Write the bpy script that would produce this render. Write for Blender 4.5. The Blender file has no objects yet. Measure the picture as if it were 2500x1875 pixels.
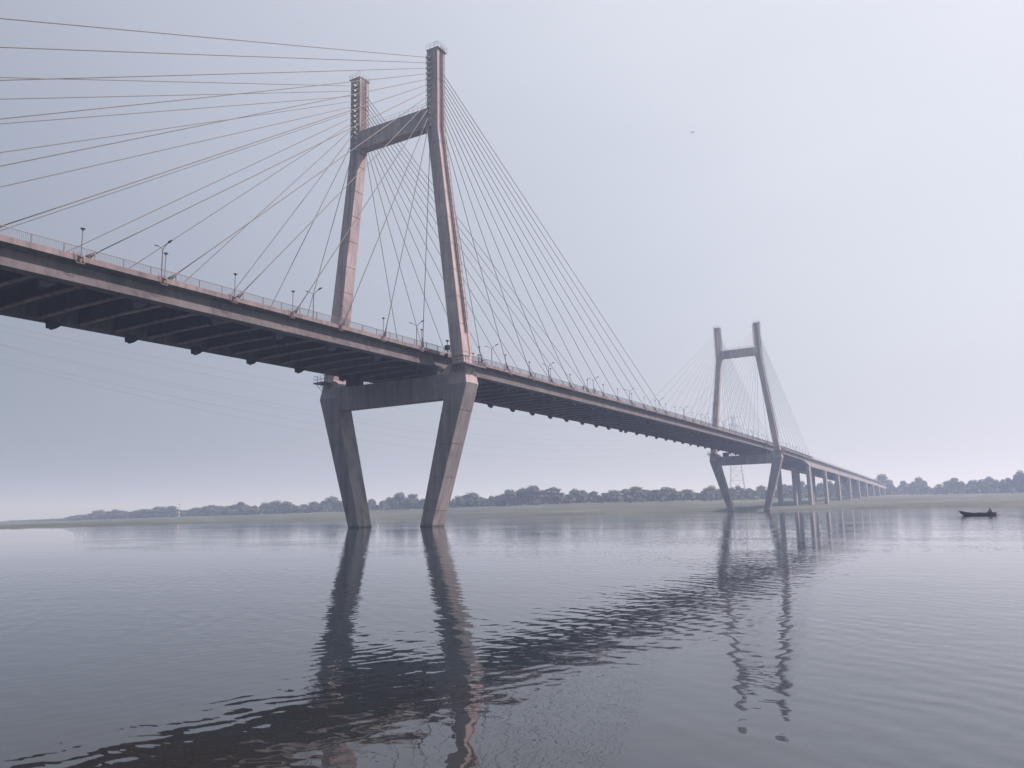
import bpy, bmesh, math, random
from mathutils import Vector, Matrix
random.seed(11)
scene = bpy.context.scene
R = math.radians

# ------------------------------------------------------------------ camera
YAW, PITCH, ROLL, FPX = 30.057, 9.417, -1.297, 1879.35
ya, pi_, ro = R(YAW), R(PITCH), R(ROLL)
fwd = Vector((-math.sin(ya)*math.cos(pi_), math.cos(ya)*math.cos(pi_), math.sin(pi_)))
rt = Vector((math.cos(ya), math.sin(ya), 0.0)); up = rt.cross(fwd)
r2 = rt*math.cos(ro) + up*math.sin(ro); u2 = -rt*math.sin(ro) + up*math.cos(ro)
cam_data = bpy.data.cameras.new('camera'); cam = bpy.data.objects.new('camera', cam_data)
scene.collection.objects.link(cam)
m = Matrix((r2, u2, -fwd)).transposed().to_4x4()
m.translation = Vector((87.467, -108.816, 2.207))
cam.matrix_world = m
cam_data.sensor_fit = 'HORIZONTAL'; cam_data.sensor_width = 36.0
cam_data.lens = 36.0*FPX/2500.0
cam_data.clip_start = 0.3; cam_data.clip_end = 12000.0
scene.camera = cam

# ------------------------------------------------------------------ light
SUN_AZ, SUN_EL = R(52), R(54)     # azimuth measured from +Y towards +X
sun_dir = Vector((math.sin(SUN_AZ)*math.cos(SUN_EL), math.cos(SUN_AZ)*math.cos(SUN_EL), math.sin(SUN_EL)))
world = bpy.data.worlds.new('World'); scene.world = world; world.use_nodes = True
wn, wl = world.node_tree.nodes, world.node_tree.links
wn.clear()
wo = wn.new('ShaderNodeOutputWorld'); bg = wn.new('ShaderNodeBackground'); bg.inputs['Strength'].default_value = 0.10
sky = wn.new('ShaderNodeTexSky'); sky.sky_type = 'NISHITA'; sky.sun_disc = False
sky.sun_elevation = SUN_EL; sky.sun_rotation = SUN_AZ
sky.air_density = 1.6; sky.dust_density = 4.0; sky.ozone_density = 2.5
# thin high overcast: mixes the clear sky with a pale veil, brighter towards the sun
tc = wn.new('ShaderNodeTexCoord')
dot = wn.new('ShaderNodeVectorMath'); dot.operation = 'DOT_PRODUCT'
nrm = wn.new('ShaderNodeVectorMath'); nrm.operation = 'NORMALIZE'
wl.new(tc.outputs['Generated'], nrm.inputs[0]); wl.new(nrm.outputs[0], dot.inputs[0])
dot.inputs[1].default_value = sun_dir
ramp = wn.new('ShaderNodeValToRGB'); half = wn.new('ShaderNodeMath'); half.operation = 'MULTIPLY_ADD'; half.inputs[1].default_value = 0.5; half.inputs[2].default_value = 0.5
wl.new(dot.outputs['Value'], half.inputs[0]); wl.new(half.outputs[0], ramp.inputs[0])
e = ramp.color_ramp.elements
e[0].position = 0.0; e[0].color = (0.04, 0.06, 0.09, 1)
e[1].position = 1.0; e[1].color = (0.74, 0.75, 0.79, 1)
e2 = ramp.color_ramp.elements.new(0.55); e2.color = (0.305, 0.33, 0.395, 1)
e5 = ramp.color_ramp.elements.new(0.42); e5.color = (0.19, 0.215, 0.265, 1)
e4 = ramp.color_ramp.elements.new(0.32); e4.color = (0.105, 0.14, 0.195, 1)
e3 = ramp.color_ramp.elements.new(0.80); e3.color = (0.55, 0.57, 0.63, 1)
sc_ = wn.new('ShaderNodeVectorMath'); sc_.operation = 'SCALE'; sc_.inputs['Scale'].default_value = 7.3
wl.new(ramp.outputs['Color'], sc_.inputs[0])
mix = wn.new('ShaderNodeMix'); mix.data_type = 'RGBA'; mix.inputs['Factor'].default_value = 0.90
# faint unevenness of the veil
vn = wn.new('ShaderNodeTexNoise'); vn.inputs['Scale'].default_value = 1.6; vn.inputs['Detail'].default_value = 5
vm = wn.new('ShaderNodeMapping'); vm.inputs['Scale'].default_value = (1, 1, 2.2); wl.new(nrm.outputs[0], vm.inputs['Vector']); wl.new(vm.outputs[0], vn.inputs['Vector'])
vr = wn.new('ShaderNodeMapRange'); vr.inputs['From Min'].default_value = 0.3; vr.inputs['From Max'].default_value = 0.7; vr.inputs['To Min'].default_value = 0.955; vr.inputs['To Max'].default_value = 1.045
wl.new(vn.outputs['Fac'], vr.inputs['Value'])
sc2 = wn.new('ShaderNodeVectorMath'); sc2.operation = 'SCALE'; wl.new(sc_.outputs[0], sc2.inputs[0]); wl.new(vr.outputs[0], sc2.inputs['Scale'])
wl.new(sky.outputs[0], mix.inputs[6]); wl.new(sc2.outputs[0], mix.inputs[7])
wl.new(mix.outputs[2], bg.inputs['Color']); wl.new(bg.outputs[0], wo.inputs['Surface'])

sd = bpy.data.lights.new('sun', 'SUN'); sd.energy = 5.0; sd.angle = R(0.6); sd.color = (1.0, 0.74, 0.72)
so = bpy.data.objects.new('sun', sd); scene.collection.objects.link(so)
so.rotation_euler = (-sun_dir).to_track_quat('-Z', 'Y').to_euler()
so.location = (0, 0, 300)

vs = scene.view_settings
vs.view_transform = 'Standard'; vs.look = 'None'; vs.gamma = 1.0; vs.exposure = 0.76; vs.use_curve_mapping = False
scene.cycles.max_bounces = 8; scene.cycles.volume_bounces = 1
scene.cycles.use_denoising = True

# ------------------------------------------------------------------ materials
def new_mat(name):
    mt = bpy.data.materials.new(name); mt.use_nodes = True
    nt = mt.node_tree
    return mt, nt.nodes, nt.links, nt.nodes['Principled BSDF']
def world_pos(n):
    return n.new('ShaderNodeNewGeometry').outputs['Position']
def noise_of(n, l, vec, scale, detail=4, rough=0.55, stretch=None):
    if stretch:
        mp = n.new('ShaderNodeMapping'); mp.inputs['Scale'].default_value = stretch
        l.new(vec, mp.inputs['Vector']); vec = mp.outputs[0]
    t = n.new('ShaderNodeTexNoise'); t.inputs['Scale'].default_value = scale
    t.inputs['Detail'].default_value = detail; t.inputs['Roughness'].default_value = rough
    l.new(vec, t.inputs['Vector']); return t.outputs['Fac']
def ramp_of(n, l, fac, stops):
    r = n.new('ShaderNodeValToRGB'); l.new(fac, r.inputs[0])
    el = r.color_ramp.elements
    el[0].position, el[0].color = stops[0][0], (*stops[0][1], 1)
    el[1].position, el[1].color = stops[-1][0], (*stops[-1][1], 1)
    for p, c in stops[1:-1]:
        x = el.new(p); x.color = (*c, 1)
    return r.outputs['Color']
def mul(n, l, a, b, fac=1.0):
    x = n.new('ShaderNodeMix'); x.data_type = 'RGBA'; x.blend_type = 'MULTIPLY'; x.inputs['Factor'].default_value = fac
    l.new(a, x.inputs[6]); l.new(b, x.inputs[7]); return x.outputs[2]
def bump(n, l, h, b, strength, dist):
    k = n.new('ShaderNodeBump'); k.inputs['Strength'].default_value = strength; k.inputs['Distance'].default_value = dist
    l.new(h, k.inputs['Height']); l.new(k.outputs[0], b.inputs['Normal'])

def concrete(name, c0, c1, streak=0.55):
    mt, n, l, b = new_mat(name); p = world_pos(n)
    base = ramp_of(n, l, noise_of(n, l, p, 0.35, 6, 0.6), [(0.3, c0), (0.7, c1)])
    st = ramp_of(n, l, noise_of(n, l, p, 1.0, 5, 0.6, (1.1, 1.1, 0.07)), [(0.36, (0.55, 0.55, 0.56)), (0.56, (1, 1, 1))])
    fine = ramp_of(n, l, noise_of(n, l, p, 6.0, 4, 0.7), [(0.3, (0.86, 0.86, 0.86)), (0.7, (1.06, 1.06, 1.06))])
    sp = n.new('ShaderNodeSeparateXYZ'); l.new(p, sp.inputs[0])
    wz = n.new('ShaderNodeMath'); wz.operation = 'MULTIPLY_ADD'; wz.inputs[1].default_value = 0.9; l.new(noise_of(n, l, p, 1.3, 4), wz.inputs[0]); l.new(sp.outputs['Z'], wz.inputs[2])
    tide = ramp_of(n, l, wz.outputs[0], [(0.55, (0.42, 0.42, 0.40)), (0.95, (1, 1, 1))])
    c = mul(n, l, mul(n, l, mul(n, l, base, st, streak), fine), tide)
    patch = ramp_of(n, l, noise_of(n, l, p, 0.11, 5, 0.65, (1, 1, 0.6)), [(0.35, (0.78, 0.79, 0.80)), (0.62, (1.05, 1.05, 1.05))])
    c = mul(n, l, c, patch)
    l.new(c, b.inputs['Base Color']); b.inputs['Roughness'].default_value = 0.9
    bump(n, l, noise_of(n, l, p, 5.0, 5, 0.6), b, 0.5, 0.02)
    return mt
def plain(name, c, rough=0.6, metal=0.0, var=0.15):
    mt, n, l, b = new_mat(name); p = world_pos(n)
    lo = tuple(max(0, x*(1-var)) for x in c); hi = tuple(min(1, x*(1+var)) for x in c)
    l.new(ramp_of(n, l, noise_of(n, l, p, 3.0, 3), [(0.3, lo), (0.7, hi)]), b.inputs['Base Color'])
    b.inputs['Roughness'].default_value = rough; b.inputs['Metallic'].default_value = metal
    return mt
M = {}
M['concrete'] = concrete('pylon_concrete', (0.32, 0.29, 0.29), (0.40, 0.36, 0.362))
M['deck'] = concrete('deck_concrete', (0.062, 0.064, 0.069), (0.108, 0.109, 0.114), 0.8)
M['dimmed'] = concrete('dimmed_concrete', (0.215, 0.215, 0.22), (0.285, 0.28, 0.283), 0.7)  # greyer copy for lower legs and beam: part weathering, part weak sunlight in colour
M['fascia'] = concrete('fascia_concrete', (0.17, 0.15, 0.152), (0.24, 0.212, 0.215), 0.8)
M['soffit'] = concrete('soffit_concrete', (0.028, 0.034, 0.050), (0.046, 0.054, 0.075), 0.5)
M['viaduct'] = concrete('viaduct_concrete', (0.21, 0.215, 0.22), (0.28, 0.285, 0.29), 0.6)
M['asphalt'] = plain('asphalt', (0.05, 0.05, 0.052), 0.9)
M['steel'] = plain('grey_steel', (0.13, 0.135, 0.15), 0.55)
M['dark'] = plain('dark_metal', (0.025, 0.026, 0.032), 0.5)
M['cable'] = plain('cable_sheath', (0.10, 0.11, 0.09), 0.6)
M['anchor'] = plain('anchor_paint', (0.32, 0.34, 0.31), 0.6)
M['galv'] = plain('galvanised_steel', (0.30, 0.31, 0.33), 0.5)
M['rust'] = plain('painted_frame', (0.34, 0.24, 0.22), 0.7)
M['wood'] = plain('boat_wood', (0.035, 0.03, 0.04), 0.6)
M['skin'] = plain('skin', (0.20, 0.11, 0.075), 0.6)
M['cloth_dark'] = plain('dark_cloth', (0.03, 0.035, 0.06), 0.9)
M['cloth_grey'] = plain('grey_cloth', (0.10, 0.11, 0.13), 0.9)
M['hair'] = plain('black_hair', (0.012, 0.01, 0.01), 0.7)
M['white'] = plain('white_paint', (0.75, 0.75, 0.75), 0.5, var=0.05)
M['red'] = plain('red_paint', (0.35, 0.09, 0.07), 0.5, var=0.05)
M['trunk'] = plain('bark', (0.09, 0.07, 0.055), 0.95)
M['feather'] = plain('feather', (0.05, 0.045, 0.045), 0.8)

def foliage(name, lo, hi):
    mt, n, l, b = new_mat(name); p = world_pos(n)
    l.new(ramp_of(n, l, noise_of(n, l, p, 0.6, 4, 0.7), [(0.3, lo), (0.7, hi)]), b.inputs['Base Color'])
    b.inputs['Roughness'].default_value = 0.85
    return mt
M['leaf_a'] = foliage('leaves_dark', (0.020, 0.034, 0.016), (0.042, 0.062, 0.028))
M['leaf_b'] = foliage('leaves_mid', (0.026, 0.040, 0.018), (0.055, 0.075, 0.03))

def bank_mat():
    mt, n, l, b = new_mat('river_bank'); p = world_pos(n)
    g = ramp_of(n, l, noise_of(n, l, p, 0.02, 6, 0.65, (1, 1, 1)), [(0.30, (0.026, 0.046, 0.034)), (0.5, (0.042, 0.064, 0.048)), (0.60, (0.070, 0.090, 0.072)), (0.72, (0.032, 0.050, 0.038))])
    s = ramp_of(n, l, noise_of(n, l, p, 1.0, 5, 0.6, (0.012, 0.06, 2.2)), [(0.38, (0.42, 0.44, 0.46)), (0.58, (1.25, 1.25, 1.2))])
    f = ramp_of(n, l, noise_of(n, l, p, 0.4, 4, 0.7), [(0.35, (0.65, 0.65, 0.65)), (0.65, (1.15, 1.15, 1.15))])
    l.new(mul(n, l, mul(n, l, g, s), f), b.inputs['Base Color']); b.inputs['Roughness'].default_value = 0.95
    bump(n, l, noise_of(n, l, p, 0.35, 6, 0.7), b, 1.0, 1.2)
    return mt
M['bank'] = bank_mat()

def water_mat():
    mt, n, l, b = new_mat('river_water'); p = world_pos(n)
    b.inputs['Base Color'].default_value = (0.045, 0.058, 0.066, 1)
    c = ramp_of(n, l, noise_of(n, l, p, 0.12, 4, 0.6), [(0.3, (0.010, 0.018, 0.024)), (0.7, (0.015, 0.022, 0.027))])
    # a shoal of brown silt just under the surface close to the near bank
    vd = n.new('ShaderNodeVectorMath'); vd.operation = 'DISTANCE'; vd.inputs[1].default_value = (82.0, -106.5, 0.0); l.new(p, vd.inputs[0])
    dm = n.new('ShaderNodeMath'); dm.operation = 'MULTIPLY_ADD'; dm.inputs[1].default_value = 9.0; l.new(noise_of(n, l, p, 0.6, 5, 0.6), dm.inputs[0]); l.new(vd.outputs['Value'], dm.inputs[2])
    mr = n.new('ShaderNodeMapRange'); mr.inputs['From Min'].default_value = 7.0; mr.inputs['From Max'].default_value = 12.5; mr.inputs['To Min'].default_value = 1.0; mr.inputs['To Max'].default_value = 0.0
    l.new(dm.outputs[0], mr.inputs['Value'])
    sx = n.new('ShaderNodeMix'); sx.data_type = 'RGBA'; l.new(mr.outputs[0], sx.inputs['Factor']); l.new(c, sx.inputs[6]); sx.inputs[7].default_value = (0.014, 0.0150, 0.0155, 1)
    l.new(sx.outputs[2], b.inputs['Base Color'])
    b.inputs['Roughness'].default_value = 0.004; b.inputs['IOR'].default_value = 1.64
    def mth(op, a, c=None, v=None):
        x = n.new('ShaderNodeMath'); x.operation = op; l.new(a, x.inputs[0])
        if c is not None: l.new(c, x.inputs[1])
        if v is not None: x.inputs[1].default_value = v
        return x.outputs[0]
    def rot(ang, sx, sy):
        mp = n.new('ShaderNodeMapping'); mp.inputs['Rotation'].default_value = (0, 0, ang); mp.inputs['Scale'].default_value = (sx, sy, 1)
        l.new(p, mp.inputs['Vector']); return mp.outputs[0]
    # wavelets: long crests roughly across the line of sight
    w1 = noise_of(n, l, rot(R(-14), 0.62, 1.0), 1.45, 1, 0.45)
    w2 = noise_of(n, l, rot(R(34), 0.60, 1.0), 3.4, 2, 0.45)
    w3 = noise_of(n, l, rot(R(-40), 0.5, 1.0), 0.34, 1, 0.4)
    ruffle = ramp_of(n, l, noise_of(n, l, rot(R(-30), 1.0, 2.4), 0.022, 3, 0.5), [(0.38, (0.35,)*3), (0.62, (1.0,)*3)])
    def train(crest, lam, dist, ds):
        mp = n.new('ShaderNodeMapping'); mp.inputs['Rotation'].default_value = (0, 0, -(crest + math.pi/2)); l.new(p, mp.inputs['Vector'])
        t = n.new('ShaderNodeTexWave'); t.wave_type = 'BANDS'; t.bands_direction = 'X'; t.wave_profile = 'SIN'
        t.inputs['Scale'].default_value = 0.31416/lam; t.inputs['Distortion'].default_value = dist; t.inputs['Detail'].default_value = 1.5
        t.inputs['Detail Scale'].default_value = ds; t.inputs['Detail Roughness'].default_value = 0.45
        l.new(mp.outputs[0], t.inputs['Vector']); return t.outputs['Fac']
    t1 = train(R(-35), 0.52, 6.0, 1.0); t2 = train(R(68), 0.34, 6.0, 1.3); t3 = train(R(-58), 0.72, 5.0, 0.9)
    m1 = ramp_of(n, l, noise_of(n, l, rot(R(-30), 1.0, 1.8), 0.10, 2, 0.5), [(0.36, (0.10,)*3), (0.66, (1.0,)*3)])
    m2 = ramp_of(n, l, noise_of(n, l, rot(R(20), 1.0, 1.6), 0.13, 2, 0.5), [(0.36, (0.15,)*3), (0.64, (1.0,)*3)])
    tr = mth('ADD', mth('MULTIPLY', mth('MULTIPLY', t1, m1), v=0.0040), mth('MULTIPLY', mth('MULTIPLY', t2, m2), v=0.0017))
    tr = mth('ADD', tr, mth('MULTIPLY', mth('MULTIPLY', t3, m2), v=0.0020))
    h = mth('ADD', mth('ADD', mth('MULTIPLY', w1, v=0.011), mth('MULTIPLY', w3, v=0.010)), tr)
    h2 = mth('MULTIPLY', mth('MULTIPLY', w2, v=0.0046), ruffle)
    hh = mth('ADD', mth('MULTIPLY', h, ruffle), h2)
    bump(n, l, hh, b, 1.0, 1.0)
    return mt
M['water'] = water_mat()

# ------------------------------------------------------------------ helpers
COL = scene.collection
class MB:
    """collects boxes, bars and tubes and builds them as one mesh object"""
    def __init__(s): s.v = []; s.f = []
    def add(s, vs_, fs):
        o = len(s.v); s.v += [tuple(x) for x in vs_]; s.f += [tuple(i+o for i in f) for f in fs]; return s
    def box(s, x0, x1, y0, y1, z0, z1):
        return s.add([(x0,y0,z0),(x1,y0,z0),(x1,y1,z0),(x0,y1,z0),(x0,y0,z1),(x1,y0,z1),(x1,y1,z1),(x0,y1,z1)],
                     [(0,3,2,1),(4,5,6,7),(0,1,5,4),(1,2,6,5),(2,3,7,6),(3,0,4,7)])
    def tube(s, a, b, r, k=6, r1=None):
        a, b = Vector(a), Vector(b); r1 = r if r1 is None else r1
        d = (b-a).normalized(); u = d.orthogonal().normalized(); w = d.cross(u)
        vs_ = []
        for c, rr in ((a, r), (b, r1)):
            for i in range(k):
                t = 2*math.pi*(i+.5)/k; vs_.append(c + u*math.cos(t)*rr + w*math.sin(t)*rr)
        fs = [(i, (i+1) % k, k+(i+1) % k, k+i) for i in range(k)] + [tuple(range(k-1, -1, -1)), tuple(range(k, 2*k))]
        return s.add(vs_, fs)
    def path(s, pts, r, k=6):
        pts = [Vector(p) for p in pts]; n = len(pts); vs_ = []; fs = []
        d0 = (pts[-1]-pts[0]).normalized(); u = d0.orthogonal().normalized(); w = d0.cross(u)
        for i, c in enumerate(pts):
            rr = r[i] if isinstance(r, (list, tuple)) else r
            for j in range(k):
                t = 2*math.pi*j/k; vs_.append(c + u*math.cos(t)*rr + w*math.sin(t)*rr)
        for i in range(n-1):
            for j in range(k):
                fs.append((i*k+j, i*k+(j+1) % k, (i+1)*k+(j+1) % k, (i+1)*k+j))
        fs += [tuple(range(k-1, -1, -1)), tuple(range((n-1)*k, n*k))]
        return s.add(vs_, fs)
    def loft(s, rings, close=True):
        k = len(rings[0]); vs_ = [p for r_ in rings for p in r_]; fs = []
        for i in range(len(rings)-1):
            for j in range(k):
                fs.append((i*k+j, i*k+(j+1) % k, (i+1)*k+(j+1) % k, (i+1)*k+j))
        if close: fs += [tuple(range(k-1, -1, -1)), tuple(range((len(rings)-1)*k, len(rings)*k))]
        return s.add(vs_, fs)
    def lathe(s, c, prof, k=12):
        rings = [[(c[0]+r_*math.cos(2*math.pi*j/k), c[1]+r_*math.sin(2*math.pi*j/k), c[2]+z) for j in range(k)] for r_, z in prof]
        return s.loft(rings)
    def mesh(s, name, mat):
        me = bpy.data.meshes.new(name); me.from_pydata(s.v, [], s.f); me.materials.append(M[mat] if isinstance(mat, str) else mat)
        bm = bmesh.new(); bm.from_mesh(me); bmesh.ops.recalc_face_normals(bm, faces=bm.faces); bm.to_mesh(me); bm.free()
        return me
    def build(s, name, mat, parent=None, smooth=False):
        me = s.mesh(name, mat)
        if smooth:
            for p in me.polygons: p.use_smooth = True
        return link(name, me, parent)
def link(name, data, parent=None, loc=(0, 0, 0)):
    o = bpy.data.objects.new(name, data); COL.objects.link(o); o.location = loc
    if parent is not None: o.parent = parent
    return o
def thing(name, label, cat, loc=(0, 0, 0), group=None, rz=0):
    o = bpy.data.objects.new(name, None); COL.objects.link(o); o.location = loc; o.rotation_euler = (0, 0, rz)
    o['label'] = label; o['category'] = cat
    if group: o['group'] = group
    return o
def tag(o, label, cat, group=None):
    o['label'] = label; o['category'] = cat
    if group: o['group'] = group
    return o
def dup(root, loc, label=None, group=None, rz=None):
    r = root.copy(); COL.objects.link(r); r.location = loc
    if rz is not None: r.rotation_euler = (0, 0, rz)
    if label: r['label'] = label
    if group: r['group'] = group
    for ch in list(root.children):
        c = ch.copy(); COL.objects.link(c); c.parent = r
        for g in ch.children:
            d = g.copy(); COL.objects.link(d); d.parent = c
    return r
def lerp(a, b, t): return a + (b-a)*t
def interp(x, tab):
    if x <= tab[0][0]: return tab[0][1]
    for (a, va), (b, vb) in zip(tab, tab[1:]):
        if x <= b: return lerp(va, vb, (x-a)/(b-a))
    return tab[-1][1]
def interp_s(x, tab):
    n = len(tab)
    for i in range(n-1):
        if x <= tab[i+1][0] or i == n-2:
            x0, y0 = tab[i]; x1, y1 = tab[i+1]
            m0 = (y1-tab[i-1][1])/(x1-tab[i-1][0]) if i > 0 else (y1-y0)/(x1-x0)
            m1 = (tab[i+2][1]-y0)/(tab[i+2][0]-x0) if i+2 < n else (y1-y0)/(x1-x0)
            h = x1-x0; t = min(1, max(0, (x-x0)/h))
            return (2*t**3-3*t*t+1)*y0+(t**3-2*t*t+t)*h*m0+(-2*t**3+3*t*t)*y1+(t**3-t*t)*h*m1
ZT = [(260, 31.09), (300, 30.72), (380, 29.78), (444, 29.12), (527, 28.15), (635, 26.9), (754, 25.3), (900, 22.7), (1010, 20.5), (1200, 17.0)]
def zt(y):
    if y < 260: return 30.177 + 0.9455*y/100 - 0.2264*(y/100)**2
    return interp_s(y, ZT)

# ------------------------------------------------------------------ river and far bank
w = MB().add([(-6000, -3000, 0), (6000, -3000, 0), (6000, 6000, 0), (-6000, 6000, 0)], [(0, 1, 2, 3)]).build('river', 'water')
w['kind'] = 'structure'
SHORE = [(-4000, -900), (-900, -300), (-260, 10), (-222, 44), (-215, 56), (-221, 82), (-268, 149), (-248, 183), (-241, 251), (-210, 240), (-177, 279),
         (-121, 271), (-89, 278), (-35, 294), (5, 300), (35, 325), (64, 300), (84, 290), (105, 270), (118, 262), (140, 255), (320, 210), (1200, 0), (4500, -700)]
BASE = [(-5600, 1200, 2.2), (-2600, 800, 2.2), (-1472, 569, 2.2), (-1344, 605, 2.6), (-1141, 563, 3.0), (-888, 500, 4.3), (-723, 477, 5.0), (-591, 482, 5.4), (-465, 497, 6.3), (-419, 484, 6.7), (-318, 486, 7.3),
        (-240, 487, 7.9), (-186, 492, 8.4), (-116, 561, 9.0), (-89, 672, 9.8), (-49, 781, 10.6), (2, 888, 12.3), (51, 840, 10.7), (102, 771, 9.7), (132, 710, 9.0), (174, 686, 8.8), (420, 620, 8.8), (1600, 400, 8), (5600, 0, 8)]
rb = random.Random(5)
NS, NT = 8, 26
cols = []
for i in range(len(SHORE)-1):
    for j in range(NS):
        t = j/NS
        cols.append(((lerp(SHORE[i][0], SHORE[i+1][0], t), lerp(SHORE[i][1], SHORE[i+1][1], t)), tuple(lerp(BASE[i][k], BASE[i+1][k], t) for k in range(3))))
cols.append((SHORE[-1], BASE[-1]))
bm_ = MB(); vs_ = []
for ci, (s, b) in enumerate(cols):
    ddx, ddy = b[0]-s[0], b[1]-s[1]; L_ = math.hypot(ddx, ddy) or 1
    vs_.append((s[0]-ddx/L_*6, s[1]-ddy/L_*6, -1.2))
    for k in range(NT+1):
        t = (k/NT)**1.5
        amp = min(1.0, L_/400)
        x = s[0]+ddx*t; y = s[1]+ddy*t
        wob = math.sin(x*0.021+k)*math.cos(y*0.017)*2.5
        z = 0.02 + b[2]*(t**0.75)*(0.82+0.18*math.sin(t*20+x*0.004)) if 0 < k < NT else (0.0 if k == 0 else b[2])
        z += (rb.uniform(-.12, .22)*amp if 0 < k < NT else 0)
        if k == 0: x += wob; y += wob
        vs_.append((x, y, max(z, -0.05)))
    vs_.append((b[0]+ddx/L_*200, b[1]+ddy/L_*200, b[2]+0.5))
    vs_.append((b[0]*1.0+ddx/L_*3500, b[1]+ddy/L_*3500, b[2]+0.5))
NR = NT+4
fs_ = []
for i in range(len(cols)-1):
    for j in range(NR-1):
        fs_.append((i*NR+j, (i+1)*NR+j, (i+1)*NR+j+1, i*NR+j+1))
bank = bm_.add(vs_, fs_).build('river_bank', 'bank', smooth=True); bank['kind'] = 'structure'

# ------------------------------------------------------------------ bridge
bridge = thing('cable_stayed_bridge', 'long concrete cable-stayed road bridge on two tall H-shaped pylons crossing the river', 'bridge')

SIDE = [-4.6, -14.7, -24.3, -33.9, -43.7, -53.6, -63.4, -73.15, -83.4, -93.2, -102.7, -112.0, -121.1]
MAIN = [14.4, 24.2, 34.1, 43.8, 53.7, 63.4, 73.0, 82.5, 92.5, 102.1, 111.3, 120.9]
ZTOP, ZBEND = 88.3, 72.25
def leg_sec(z):
    if z < 24.0:
        xo = 9.30 + (16.73-9.30)*z/24.0; xi = 6.82 + (12.0-6.82)*z/21.56; t = 1.85 + .05*z/24
    elif z < 27.5:
        u = (z-24)/3.5; xo = lerp(16.73, 16.10, u); xi = lerp(12.58, 13.62, u); t = lerp(1.90, 1.60, min(1, u*1.6))
    elif z < ZBEND:
        u = (z-27.5)/(ZBEND-27.5); xo = lerp(16.10, 10.61, u); xi = xo-lerp(2.48, 2.40, u); t = lerp(1.60, 1.15, u)
    else: xo, xi, t = 10.61, 8.21, 1.15
    return xo, xi, t
def leg_mesh(s):
    mb = MB(); rings = []
    def ring(z, ins=0.0):
        xo, xi, t = leg_sec(z); c = 0.07
        xo -= ins; xi += ins; t -= ins
        pts = [(xi+c, -t), (xo-c, -t), (xo, -t+c), (xo, t-c), (xo-c, t), (xi+c, t), (xi, t-c), (xi, -t+c)]
        rings.append([(s*x, y, z) for x, y in pts])
    zs = sorted({-3.0, 24.0, 26.2, 27.5, ZBEND, ZTOP} | {0.9})
    joints = [2.6, 8.2, 13.8, 19.4] + [29.5+5.0*i for i in range(9)] + [77.2, 82.0]
    marks = [(z, 0) for z in zs] + [(z, 1) for z in joints]
    for z, j in sorted(marks):
        if j: ring(z-.07); ring(z-.05, .05); ring(z+.05, .05); ring(z+.07)
        else: ring(z)
    mb.loft(rings)
    # pyramid facet on the outer face above the knee
    a, b_, c_ = (16.76, -1.45, 24.02), (16.76, 1.45, 24.02), (16.42, 0, 26.3)
    d = (16.30, 0, 24.02)
    mb.add([(s*p[0], p[1], p[2]) for p in (a, b_, c_, d)], [(0, 1, 2), (0, 2, 3), (1, 3, 2), (0, 3, 1)])
    # haunch to the lower crossbeam
    mb.add([(s*x, y, z) for y in (-1.80, 0.2) for x, z in ((11.4, 25.80), (13.3, 25.80), (13.75, 27.45), (12.6, 27.1))],
           [(0, 1, 2, 3), (7, 6, 5, 4), (0, 4, 5, 1), (1, 5, 6, 2), (2, 6, 7, 3), (3, 7, 4, 0)])
    me = mb.mesh('pylon_leg', 'concrete'); me.materials.append(M['dimmed'])
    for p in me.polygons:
        if p.center.z < 23.9: p.material_index = 1        # below the knee: greyer, the weaker sunlight there put into the colour
    return me
LEG = {s: leg_mesh(s) for s in (1, -1)}

def outer_x(z): return leg_sec(z)[0]
def ladder_mesh(s):
    mb = MB(); y0 = 0.10
    zz = [33.0, ZBEND, 88.9]
    for dy in (-.28, .28):
        mb.path([(s*(outer_x(z)+.17), y0+dy, z) for z in zz], 0.085, 5)
    z = 33.3
    while z < 88.7:
        x = s*(outer_x(z)+.17); mb.box(x-.03, x+.03, y0-.28, y0+.28, z, z+.07); z += 0.42
    z = 35.5
    while z < 88.2:                                # cage hoops and wall ties
        x = outer_x(z)+.17
        pts = [(s*(x+.62*math.sin(math.pi*k/6)), y0-.36*math.cos(math.pi*k/6), z) for k in range(7)]
        mb.path(pts, 0.03, 4)
        for dy in (-.28, .28): mb.tube((s*(x-.17), y0+dy*1.9, z), (s*x, y0+dy, z), .02, 4)
        z += 1.25
    for k in (2, 3, 4):
        mb.path([(s*(outer_x(q)+.17+.62*math.sin(math.pi*k/6)), y0-.36*math.cos(math.pi*k/6), q) for q in (35.5, ZBEND, 88.2)], .018, 4)
    return mb.mesh('ladder', 'dark')
def cage_mesh(s):
    mb = MB(); x0 = 8.21
    for yc in (-.35, .55):
        for dy in (-.26, .26): mb.tube((s*(x0-.15), yc+dy, 76.8), (s*(x0-.15), yc+dy, 88.6), .035, 4)
        for k in (1, 2, 3): mb.tube((s*(x0-.15-.62*math.sin(math.pi*k/4)), yc-.36*math.cos(math.pi*k/4), 78.0), (s*(x0-.15-.62*math.sin(math.pi*k/4)), yc-.36*math.cos(math.pi*k/4), 88.2), .02, 4)
        z = 77.1
        while z < 88.4: mb.box(s*(x0-.15)-.02, s*(x0-.15)+.02, yc-.26, yc+.26, z, z+.04); z += .42
        z = 78.0
        while z < 88.3:
            mb.path([(s*(x0-.15-.62*math.sin(math.pi*k/6)), yc-.36*math.cos(math.pi*k/6), z) for k in range(7)], .022, 4); z += .9
    return mb.mesh('caged_ladder', 'dark')
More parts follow.
